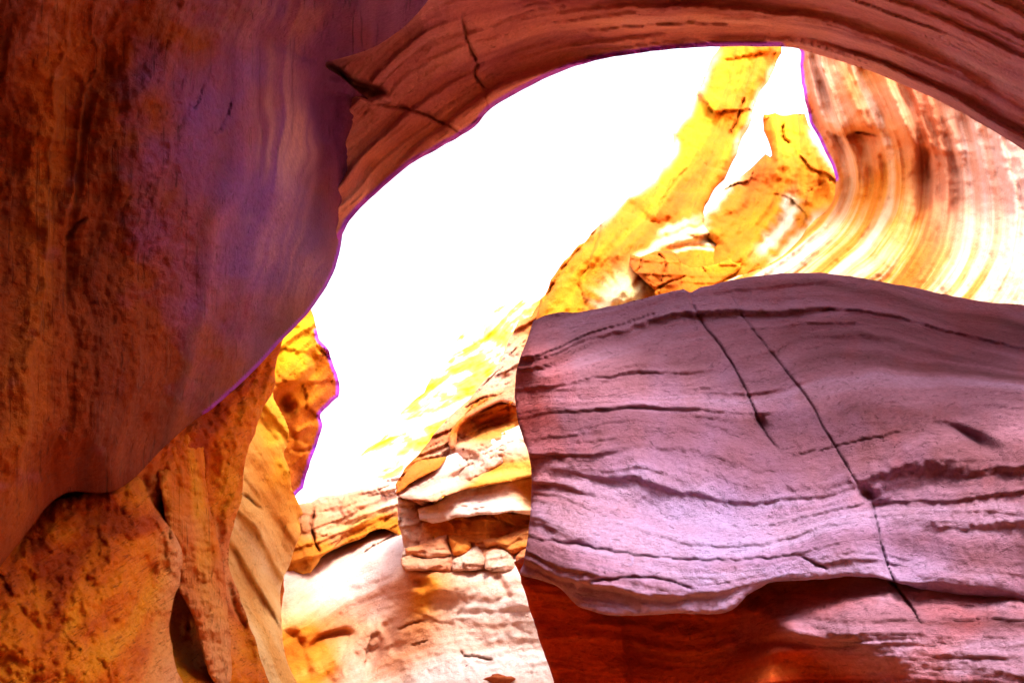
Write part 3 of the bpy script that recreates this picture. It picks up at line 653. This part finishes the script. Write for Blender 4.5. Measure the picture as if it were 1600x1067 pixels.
rock('hood', M_butt,
     [(704, 702), (702, 682), (714, 658), (738, 640), (772, 622), (800, 606), (830, 600), (830, 634), (804, 634), (783, 628), (757, 638), (728, 656), (714, 676), (712, 700)],
     [(706, 690, 12.6), (740, 645, 12.9), (800, 615, 13.2), (820, 630, 13.1)], strata=[(0, [(704, 690), (740, 640), (820, 600)]), (20, [(714, 690), (750, 645), (820, 630)])],
     amps=[(12, 4), (6, 2)], parent=T, rnd=10, jag=1.6, thick=.5, seed=191, rough=1.6, res=2.0, pig=[(705, 690, .3), (740, 645, .2), (800, 615, .5)])
rock('wedge', M_butt, [(617, 772), (628, 748), (642, 728), (658, 719), (680, 716), (698, 714), (686, 730), (660, 744), (638, 758), (624, 770)],
     [(618, 770, 11.9), (650, 725, 12.5), (690, 718, 12.3), (650, 750, 11.8)], ang=-30, amps=[(14, 5), (6, 2)], parent=T, rnd=8, jag=1.6, thick=.5, seed=193, rough=1.6, res=2.0, pig=[(620, 765, -.3), (650, 735, -.3), (690, 720, -.3)])

# ------------------------------------------------------------------ right back: ridge, pinnacle, striped wall
T = thing('golden_ridge', 'tall leaning golden yellow ridge of rock rising behind the boulder up to the arch', 'rock', (4, 15, 0))
rock('face', M_gold,
     [(815, 700), (808, 600), (816, 560), (826, 520), (836, 498), (846, 470), (862, 438), (882, 408), (906, 384), (932, 358), (962, 325), (992, 300), (1012, 286), (1042, 255), (1056, 225), (1052, 208), (1076, 180), (1086, 150), (1100, 122), (1108, 98), (1126, 74), (1140, 40), (1160, 20), (1225, 30), (1222, 70),
      (1214, 95), (1204, 118), (1190, 142), (1176, 180), (1160, 215), (1146, 250), (1131, 280), (1110, 304), (1101, 322), (1102, 350), (1160, 400), (1260, 420), (1300, 520), (1100, 640), (900, 720)],
     [(815, 620, 13.4), (860, 450, 13.2), (900, 400, 13.6), (1000, 310, 15.2), (960, 400, 13.4), (1060, 230, 17.3), (1150, 120, 20), (1200, 60, 21), (1120, 280, 16.4), (1080, 360, 14.2), (1000, 480, 12.2), (1120, 430, 13.0), (1060, 330, 14.9), (940, 470, 12.9), (1200, 520, 11.8), (1250, 420, 13.6), (900, 700, 12.4)],
     strata=[(0, [(850, 450), (960, 320), (1050, 230), (1110, 90)]), (60, [(900, 470), (1000, 360), (1090, 260), (1160, 120)]), (110, [(960, 470), (1040, 390), (1110, 290), (1200, 90)]), (160, [(1040, 480), (1100, 410), (1200, 380)])],
     feats=[step([(960, 325), (990, 318), (1010, 335), (1025, 350), (1060, 330)], 22, 26, 1, 3), crack([(845, 480), (880, 420), (925, 370), (950, 345)], 3, 14), step([(868, 445), (900, 420), (935, 375), (945, 350)], 14, 14, -1, 3),
            step([(935, 480), (960, 440), (985, 410), (995, 395)], -16, 40, 1, 5), step([(1000, 410), (1050, 380), (1100, 360), (1150, 378)], -18, 24, 1, 4), blob(968, 462, 30, 24, -40, -24), step([(1000, 402), (1050, 384), (1110, 374), (1150, 384)], 16, 12, 1, 2), step([(1020, 376), (1060, 356), (1105, 340)], 14, 10, 1, 2), blob(1060, 370, 40, 12, -20, -14), blob(905, 445, 22, 40, 40, 18), blob(1060, 300, 24, 60, 35, 14), blob(1150, 420, 40, 16, -25, 14), step([(885, 470), (930, 430), (970, 405)], 10, 20, -1, 4),
            crack([(1030, 320), (1050, 290), (1075, 260)], 1.6, 9), crack([(1165, 150), (1150, 190), (1140, 215)], 2.4, 14), 
            step([(1185, 145), (1160, 190), (1140, 225)], 14, 14, 1, 3), blob(1090, 150, 10, 8, 0, 10)],
     amps=[(40, 9), (17, 5), (8, 2)], parent=T, rnd=34, rd=1.6, jag=3.5, thick=1.5, bed=.3, veins_glare=[([(932, 358), (962, 325), (992, 300), (1012, 286), (1042, 255), (1056, 225), (1052, 208), (1076, 180), (1086, 150), (1100, 122), (1108, 98), (1126, 74)], 7), ([(1215, 95), (1190, 142), (1176, 180), (1160, 215), (1146, 250)], 5), ([(940, 490), (958, 466), (978, 448), (992, 452)], 22), ([(960, 480), (985, 460), (1005, 470)], 22), ([(985, 412), (1010, 393), (1050, 378), (1085, 374), (1140, 381)], 6), ([(1025, 372), (1055, 354), (1100, 338)], 6), ([(1030, 384), (1075, 362), (1112, 356)], 7), ([(1050, 392), (1090, 386), (1120, 392)], 3), ([(1110, 430), (1160, 415), (1200, 400)], 5)], seed=83, rl=1.6, facet=[(90, 22)], rough=2.4, stretch=5, res=2.5, smooth=False,  # lines along the edges paint burnt-out glare, inner ones are pale streaks
     pig=[(860, 450, 1.1), (900, 430, .7), (960, 350, .6), (1000, 320, .6), (940, 440, .1), (1050, 270, 0), (1120, 180, -.3), (1180, 80, -.3), (1060, 330, .2), (1100, 380, -.2), (820, 560, .6), (1000, 420, .2), (1100, 430, .2)])
T = thing('brown_boulder', 'angular orange brown boulder wedged behind the mauve boulder top below the white streak', 'boulder', (2.4, 12.5, 0))
rock('face', M_gold, [(985, 398), (1000, 402), (1024, 392), (1045, 392), (1056, 396), (1066, 412), (1080, 420), (1120, 412), (1150, 400), (1180, 395), (1150, 425), (1110, 450), (1060, 500), (1030, 500), (1022, 452), (1008, 440), (996, 428), (990, 424), (984, 412)],
     [(985, 405, 12.7), (1010, 410, 12.1), (1030, 400, 12.5), (1040, 430, 12.0), (1030, 445, 11.9), (1070, 430, 12.6), (1150, 410, 13.2), (1050, 490, 11.9), (1110, 440, 12.7)],
     feats=[crack([(1004, 402), (1000, 418), (992, 428)], 2, 10), crack([(1026, 395), (1040, 415), (1030, 446)], 2.5, 12), step([(1020, 393), (1036, 410), (1044, 430), (1020, 448)], 14, 20, 1, 2), crack([(1022, 455), (1050, 440), (1070, 432)], 2, 14)],
     amps=[(24, 5), (10, 3)], parent=T, rnd=6, jag=1.2, thick=.8, seed=97, rl=1.6, facet=[(34, 26)], rough=1.6, res=2.0, smooth=False,
     pig=[(1010, 420, .9), (1035, 430, 1.1), (1060, 440, .3), (1150, 410, -.2), (1100, 430, .1)])
T = thing('orange_pinnacle', 'flat topped orange pinnacle between the golden ridge and the striped cliff', 'rock', (5, 16, 0))
rock('face', M_gold,
     [(1192, 178), (1230, 180), (1258, 178), (1263, 196), (1280, 225), (1292, 235), (1310, 260), (1330, 330), (1300, 420), (1200, 470), (1130, 480), (1105, 420), (1120, 382), (1098, 366), (1100, 340), (1118, 312), (1140, 288), (1165, 272), (1188, 250), (1196, 240), (1206, 246), (1204, 225), (1194, 205)],
     [(1195, 185, 17.6), (1260, 185, 17.3), (1220, 240, 15.9), (1200, 300, 15.2), (1130, 320, 14.9), (1105, 360, 14.4), (1140, 370, 14.0), (1220, 340, 14.6), (1280, 270, 15.2), (1290, 330, 14.4), (1180, 410, 13.2), (1130, 460, 12.8), (1250, 420, 13.0)],
     strata=[(0, [(1200, 190), (1210, 260), (1170, 330), (1110, 370)]), (50, [(1235, 190), (1240, 280), (1210, 350), (1150, 410)]), (100, [(1260, 190), (1285, 270), (1260, 350), (1180, 430)])],
     feats=[step([(1196, 190), (1210, 230), (1205, 300), (1160, 350)], -10, 20, -1, 4), crack([(1225, 195), (1222, 215), (1235, 225)], 2.6, 14), step([(1222, 190), (1222, 215), (1240, 235), (1260, 200)], 12, 12, -1, 2), step([(1255, 235), (1250, 280), (1225, 340), (1180, 390)], 14, 20, -1, 4), blob(1185, 320, 22, 36, 30, 10), blob(1285, 310, 16, 22, 0, 14), step([(1300, 300), (1270, 340), (1230, 380)], 10, 14, 1, 3)],
     amps=[(28, 7), (12, 4)], parent=T, rnd=24, rd=1.5, jag=2.8, thick=1.2, bed=.3, veins_glare=[([(1098, 366), (1100, 340), (1118, 312), (1140, 288), (1165, 272)], 9), ([(1265, 200), (1290, 240), (1310, 270)], 7), ([(1240, 300), (1225, 350), (1180, 400)], 12), ([(1290, 330), (1260, 370), (1200, 420)], 12)], seed=101, rl=1.9, facet=[(60, 16)], rough=2.2, stretch=5, res=2.2, smooth=False,  # pale lines along the edges paint burnt-out sunlight
     pig=[(1200, 230, .8), (1240, 210, -.2), (1225, 280, .7), (1150, 320, .5), (1110, 350, .6), (1180, 370, .2), (1280, 280, 0), (1200, 420, 0)])
T = thing('striped_cliff', 'tall curved orange cliff with white flowing stripes and scalloped upper lobes at the right', 'rock', (6, 11, 0))
rock('face', M_stripe,
     [(1246, 40), (1252, 82), (1251, 110), (1257, 150), (1266, 190), (1284, 228), (1300, 258), (1306, 292), (1297, 322), (1266, 350), (1246, 378), (1222, 400), (1180, 424), (1130, 445), (1110, 520), (1200, 640), (1800, 800), (2000, 700), (2000, 100), (1700, -50), (1400, -50)],
     [(1250, 60, 12.6), (1256, 150, 12.8), (1300, 200, 12.2), (1305, 280, 12.9), (1260, 360, 12.5), (1180, 430, 12.4), (1350, 120, 11.6), (1400, 200, 11.2), (1400, 260, 11.6), (1400, 340, 11.3), (1400, 430, 10.0), (1280, 420, 11.4), (1500, 220, 10.4), (1500, 300, 10.6), (1500, 400, 9.6), (1550, 460, 8.6), (1600, 250, 9.3), (1600, 400, 8.8), (1800, 300, 7.6), (1800, 600, 7.0), (1350, 520, 9.8), (1600, 560, 8.0), (1500, 50, 10.4)],
     strata=[(0, [(1252, 90), (1270, 190), (1304, 280), (1250, 370), (1150, 440)]), (60, [(1290, 100), (1325, 210), (1340, 300), (1300, 380), (1200, 450)]), (130, [(1350, 120), (1390, 220), (1395, 310), (1360, 390), (1260, 470)]), (200, [(1420, 150), (1450, 240), (1450, 330), (1420, 410), (1340, 490)]),
             (280, [(1500, 190), (1520, 270), (1520, 350), (1490, 430), (1420, 510)]), (370, [(1600, 250), (1610, 350), (1580, 450), (1520, 540)])],
     feats=[step([(1262, 150), (1285, 190), (1310, 210), (1340, 204), (1378, 210)], 36, 40, 1, 2), step([(1376, 190), (1400, 215), (1430, 228), (1470, 238)], 10, 40, 1, 2), step([(1440, 225), (1480, 240), (1520, 236)], 5, 36, 1, 2),
            step([(1335, 90), (1348, 140), (1372, 190), (1380, 210)], 16, 30, -1, 4), step([(1400, 130), (1440, 190), (1488, 238)], 12, 30, -1, 4), step([(1470, 150), (1490, 200), (1500, 240)], 12, 30, -1, 4), blob(1325, 150, 16, 50, -20, -14), blob(1410, 180, 20, 50, -25, -14), blob(1470, 190, 18, 40, -25, -10), blob(1290, 150, 8, 40, -18, 12),
            crack([(1335, 206), (1372, 211)], 2, 14)] +
           [step([(1300 + 24 * k + 4 * (k % 3), 222 + 3 * k), (1312 + 23 * k, 260 + 2 * k), (1318 + 22 * k + 3 * (k % 2), 310), (1306 + 20 * k, 350 + 4 * (k % 3)), (1262 + 22 * k, 400)], (14, -9, 12, 14, -8, 11, 9, -7, 9)[k], 18, -1, 4) for k in range(9)],
     amps=[(44, 9), (20, 7), (9, 2)], bed=0, parent=T, rnd=10, jag=1.6, thick=1.2, rim=[[(1252, 78), (1251, 110), (1257, 150), (1266, 190), (1284, 228), (1303, 265)]], seed=107, rl=2.0, facet=None, rough=1.2, stretch=8, res=2.5, warp=7,
     pig=[(1260, 120, .7), (1300, 150, .5), (1350, 120, .2), (1300, 300, -.1), (1250, 380, -.3), (1350, 300, 0), (1400, 380, -.2), (1400, 160, .5), (1470, 300, .4), (1500, 200, .7), (1550, 300, 1.2), (1600, 300, 1.3), (1560, 400, 1.1), (1450, 430, .3), (1600, 450, 1.2), (1450, 360, .3)],
     pale=[(1260, 100, -.3), (1400, 150, -.4), (1500, 220, -.3), (1330, 260, -.1), (1310, 320, .2), (1270, 380, .8), (1200, 430, .9), (1340, 380, .5), (1400, 330, .1), (1400, 430, .8), (1500, 440, .9), (1600, 460, .6), (1500, 330, 0), (1600, 300, -.2)])

# ------------------------------------------------------------------ far cliff, glare painted into its white colour
T = thing('far_cliff', 'far cliff with white glare painted into its colour, with yellow flecks, left of the buttress', 'rock', (-3, 38, 0))
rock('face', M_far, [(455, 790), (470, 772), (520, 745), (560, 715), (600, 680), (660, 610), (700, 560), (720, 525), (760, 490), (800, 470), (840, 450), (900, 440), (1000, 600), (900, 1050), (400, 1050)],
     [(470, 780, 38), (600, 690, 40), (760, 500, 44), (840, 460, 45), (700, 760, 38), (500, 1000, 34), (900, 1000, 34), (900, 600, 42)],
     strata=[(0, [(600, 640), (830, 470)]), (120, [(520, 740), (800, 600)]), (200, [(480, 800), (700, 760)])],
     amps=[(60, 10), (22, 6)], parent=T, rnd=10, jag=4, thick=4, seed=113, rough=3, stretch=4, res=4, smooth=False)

# ------------------------------------------------------------------ the mauve boulder in front
T = thing('mauve_boulder', 'big mauve layered boulder with two diagonal cracks and a dark red undercut', 'boulder', (2.5, 5, 0))
lip = [(812, 897), (838, 904), (868, 914), (886, 930), (902, 946), (928, 955), (955, 961), (1000, 961), (1050, 958), (1095, 959), (1132, 957), (1152, 947), (1166, 930), (1180, 922), (1212, 908), (1250, 906), (1290, 904), (1340, 900), (1388, 906), (1440, 920), (1500, 928), (1570, 934), (1650, 950), (1820, 990)]
rock('cap', M_mauve,
     [(834, 501), (850, 494), (871, 489), (915, 486), (969, 475), (1023, 462), (1050, 455), (1068, 452), (1079, 458), (1088, 452), (1138, 439), (1200, 429), (1250, 426), (1300, 428), (1350, 435), (1420, 448), (1480, 461), (1550, 472), (1620, 478), (1800, 500), (2000, 620), (2000, 990)]
     + lip[::-1] + [(818, 880), (824, 845), (829, 800), (831, 750), (826, 710), (815, 680), (806, 640), (805, 600), (812, 560), (824, 530)],
     [(834, 505, 6.4), (812, 600, 5.9), (830, 560, 5.75), (832, 780, 5.35), (840, 700, 5.35), (818, 890, 5.15), (900, 600, 5.5), (900, 490, 6.6), (900, 750, 5.1), (880, 880, 4.85), (1000, 480, 6.7), (1000, 650, 5.35), (1000, 820, 4.9), (1000, 900, 4.62), (1000, 945, 4.6), (1120, 460, 6.9), (1120, 600, 5.6), (1200, 650, 5.3), (1200, 800, 4.75), (1150, 900, 4.5), (1250, 430, 7.3), (1250, 500, 6.3),
      (1330, 860, 4.45), (1300, 700, 5.0), (1400, 560, 5.4), (1420, 800, 4.55), (1450, 460, 6.7), (1500, 650, 4.8), (1600, 480, 6.3), (1600, 650, 4.5), (1600, 850, 4.1), (1600, 1060, 3.9), (1400, 1000, 4.3), (1300, 960, 4.55), (1000, 1060, 4.7), (870, 1060, 5.0), (900, 1300, 4.6), (1500, 1500, 3.6), (1900, 1000, 3.4), (1900, 600, 4.3)],
     strata=[(0, [(840, 500), (960, 480), (1070, 452), (1250, 428), (1450, 455), (1600, 480)]), (50, [(830, 550), (960, 505), (1060, 470), (1200, 470), (1350, 470), (1500, 500), (1600, 520)]), (110, [(830, 590), (960, 560), (1100, 520), (1250, 500), (1400, 500), (1600, 560)]), (165, [(835, 620), (960, 610), (1120, 600), (1300, 560), (1450, 570), (1600, 590)]),
             (240, [(835, 680), (960, 660), (1080, 670), (1200, 690), (1350, 660), (1600, 640)]), (310, [(835, 740), (950, 750), (1080, 780), (1200, 800), (1400, 760), (1600, 740)]), (380, [(830, 810), (930, 840), (1060, 870), (1200, 870), (1330, 830), (1600, 840)]), (440, [(825, 860), (900, 890), (1000, 920), (1130, 920), (1300, 890), (1600, 930)]), (540, [(860, 1000), (1000, 1020), (1200, 1010), (1400, 1000), (1600, 1020)])],
     feats=[step([(838, 520), (836, 600), (842, 690), (838, 780), (832, 860)], -14, 30, -1, 5), crack([(1075, 452), (1085, 480), (1100, 510), (1125, 540), (1150, 580), (1165, 610), (1180, 645), (1195, 675), (1222, 710)], 2.0, 20, 2), step([(1085, 480), (1110, 520), (1150, 580), (1165, 605)], 12, 16, 1, 3), blob(1190, 665, 10, 16, -35, 24), step([(1180, 650), (1200, 690), (1222, 708)], 16, 26, -1, 4),
            crack([(1136, 452), (1165, 500), (1200, 545), (1240, 595), (1270, 635), (1285, 665), (1303, 695), (1330, 740), (1350, 770)], 1.7, 14, 1.5), step([(1170, 505), (1220, 565), (1260, 620), (1300, 690)], -9, 14, -1, 3),
            crack([(1225, 715), (1260, 708), (1300, 700), (1360, 685), (1420, 672)], 2.0, 8), blob(1354, 772, 12, 9, 40, 40), crack([(1362, 780), (1372, 830), (1385, 880), (1410, 930), (1440, 975)], 2.4, 26, 2), step([(1350, 770), (1370, 820), (1382, 870), (1395, 910)], 51, 60, -1, 4),
            crack([(826, 842), (900, 850), (960, 862), (1040, 872), (1130, 875), (1200, 872), (1250, 866)], 3, 18), step([(826, 842), (960, 862), (1100, 876), (1250, 866)], -17, 20, 1, 2), crack([(900, 910), (970, 903), (1030, 905), (1090, 920)], 2.4, 14), crack([(1250, 868), (1275, 880), (1295, 890)], 2, 14),
            step([(840, 650), (900, 640), (1000, 640), (1080, 660), (1150, 690), (1220, 715)], 20, 30, -1, 3), step([(832, 585), (900, 570), (1000, 545), (1090, 505)], 27, 26, -1, 3), step([(835, 560), (900, 530), (1000, 500), (1070, 468)], 24, 24, -1, 3), step([(980, 590), (1060, 575), (1130, 565)], 14, 20, -1, 2),
            step([(1170, 520), (1260, 495), (1340, 480), (1440, 483)], 31, 24, -1, 2), step([(1200, 545), (1260, 525), (1350, 510), (1480, 500)], 27, 26, -1, 2), step([(1215, 560), (1300, 545), (1400, 535), (1500, 520)], 17, 26, -1, 3), step([(1190, 460), (1260, 450), (1340, 452)], 14, 20, -1, 2), step([(1380, 445), (1450, 478), (1540, 500), (1620, 498)], 24, 26, -1, 3),
            step([(840, 720), (960, 700), (1060, 690), (1150, 690)], 20, 30, -1, 3), step([(835, 780), (900, 775), (990, 800), (1060, 840)], 24, 40, -1, 6), step([(835, 760), (900, 750), (1000, 770)], 14, 24, -1, 3), blob(1120, 810, 150, 46, 8, 34), blob(880, 860, 60, 30, 15, -8),
            blob(1520, 684, 46, 12, 30, 36), blob(1500, 664, 60, 12, 20, -20), step([(1450, 665), (1490, 672), (1540, 700)], 31, 20, -1, 2), blob(1480, 720, 80, 30, 20, -12), blob(1420, 590, 120, 34, -8, 12), blob(1500, 830, 60, 60, 0, -16), step([(1400, 925), (1480, 920), (1560, 930), (1620, 940)], 41, 50, 1, 5), blob(1360, 800, 40, 30, 0, 8)],
     boost=[(850, 520, 2.6), (950, 540, 2.6), (1050, 500, 2.4), (1000, 600, 1.8), (900, 640, 1.6), (1250, 470, 1.5), (1350, 480, 1.0), (1300, 560, 1.9), (1450, 500, .7), (1550, 500, .6), (1420, 560, 1.4), (1150, 560, 1.8), (1000, 720, 1.1), (1200, 750, .7), (1100, 850, .8), (1400, 650, 1.0), (1550, 650, .9), (1600, 850, .9), (900, 860, 1.3), (1400, 850, .9), (1650, 520, .6)],
     amps=[(74, 20), (30, 9), (13, 3.2)], parent=T, pale=[(1120, 810, .9), (1000, 790, .4), (1200, 860, .7), (1050, 890, .5), (900, 890, .2), (900, 700, .1), (1000, 500, -.4), (1250, 460, -.3), (1400, 600, -.2), (1420, 800, .4), (1600, 750, -.2), (1200, 700, .3), (1050, 600, .2), (850, 800, 0), (850, 600, -.2)], veins_glare=[([(1100, 843), (1116, 852), (1118, 860), (1098, 866)], 2.0), ([(987, 869), (990, 880), (985, 885)], 2.0), ([(1095, 897), (1125, 899), (1140, 905)], 2.0), ([(1158, 892), (1172, 906)], 2.0), ([(1205, 845), (1206, 855)], 2.0), ([(1195, 886), (1195, 905)], 2.0)], rnd=9, jag=1.4, thick=1.6, seed=127, rl=.78, rough=1.7, stretch=10, res=2.6, warp=9,
     pig=[(840, 520, .1), (900, 600, 0), (1000, 700, -.3), (1200, 600, -.2), (1200, 800, -.4), (1000, 900, -.1), (1400, 700, -.1), (1600, 600, 0), (1300, 450, 0), (880, 880, -.1), (1280, 870, -.2), (1100, 920, -.1), (812, 640, .5), (806, 600, .5)])
rock('base', M_mauve,
     [(818, 870), (813, 900), (821, 930), (835, 975), (850, 1020), (866, 1067), (890, 1200), (960, 1480), (1180, 1560), (1500, 1560), (2000, 1500), (2000, 900), (1600, 850), (1300, 830), (1000, 870)],
     [(820, 900, 5.75), (850, 1000, 5.6), (868, 1060, 5.5), (900, 950, 5.5), (940, 1000, 5.35), (972, 985, 5.3), (985, 1060, 5.2), (1010, 1000, 5.4), (1080, 980, 5.3), (1080, 1050, 5.2), (1000, 1100, 5.3), (1160, 940, 5.2), (1220, 930, 5.0), (1170, 1000, 5.1), (1230, 985, 4.6), (1300, 945, 4.55), (1310, 1000, 4.35), (1280, 1030, 4.7), (1200, 1060, 4.7), (1380, 930, 4.42), (1450, 950, 4.28), (1450, 1050, 4.15), (1600, 960, 3.98), (1600, 1060, 3.82),
      (1900, 1000, 3.5), (900, 1300, 4.9), (1500, 1500, 3.7), (1100, 1300, 4.8), (1600, 880, 4.4), (1400, 870, 4.8), (1200, 850, 5.2), (1000, 880, 5.6)],
     strata=[(0, [(860, 950), (1100, 960), (1300, 930), (1600, 950)]), (60, [(860, 1010), (1050, 1030), (1250, 1000), (1600, 1000)]), (130, [(880, 1090), (1100, 1080), (1300, 1060), (1600, 1070)])],
     feats=[step([(965, 950), (978, 1000), (985, 1080), (1000, 1200)], 24, 60, -1, 2), step([(1140, 1012), (1200, 1008), (1260, 1010), (1320, 1012), (1350, 1004)], 26, 30, -1, 3), step([(1160, 938), (1210, 962), (1262, 985), (1310, 1008)], -30, 30, 1, 5), crack([(1386, 900), (1410, 930), (1440, 975)], 2.4, 22), step([(1400, 935), (1480, 945), (1600, 960)], 8, 30, 1, 5), blob(1330, 920, 40, 18, 0, 10)],
     amps=[(50, 10), (22, 6), (10, 3)], parent=T, rnd=14, jag=1.2, thick=1.4, seed=131, rough=1.6, stretch=8, res=3,
     pig=[(840, 950, 1.2), (860, 1050, 1.1), (930, 1000, 1.3), (1000, 1010, 1.3), (1080, 1050, 1.1), (1180, 930, 1.1), (1250, 925, 1.1), (1180, 975, .7), (1250, 985, .1), (1300, 1000, -.1), (1250, 1025, 1.0), (1200, 1045, 1.2), (1100, 1060, 1), (1340, 930, .4), (1400, 1000, 0), (1600, 1000, 0), (1400, 1060, .3), (1300, 1060, .7)])
# ------------------------------------------------------------------ small things
def stone(name, label, px, py, Y, r, sq, mat, seed, parent=None):
    import bmesh
    bm = bmesh.new(); bmesh.ops.create_icosphere(bm, subdivisions=4, radius=1.0)
    c = at(px, py, np.array(Y)); V = np.array([v.co[:] for v in bm.verts])
    F = np.array([[v.index for v in f.verts] for f in bm.faces]); bm.free()
    rr = 1 + 0.28 * fbm(V[:, 0] * 1.3 + seed, V[:, 1] * 1.3 + V[:, 2], seed, 3)
    # broken flat sides
    rng = np.random.default_rng(seed)
    for k in range(9):
        nn = rng.normal(size=3); nn /= np.linalg.norm(nn)
        dd = V @ nn
        rr = np.minimum(rr, np.where(dd > 0.15, (0.72 + 0.2 * rng.random()) / np.maximum(dd, 0.15), 9))
    V2 = V * rr[:, None] * np.array(sq) * r + c
    o = mesh_object(name, V2, F, mat, parent, {'strat': ('FLOAT_VECTOR', V2 * 2), 'pig': ('FLOAT', np.full(len(V2), (seed % 3) / 2.0))})
    if label: tag(o, label, 'stone')
    return o

stone('fallen_stone', 'round cracked grey pink stone on the white slope, upper left of two', 736, 1044, 11.0, .10, (1.1, 1, .85), M_stone, 3)
stone('fallen_stone', 'flat dark red stone at the picture bottom, lower right of two', 782, 1062, 10.75, .13, (1.5, 1, .5), M_stone, 5)
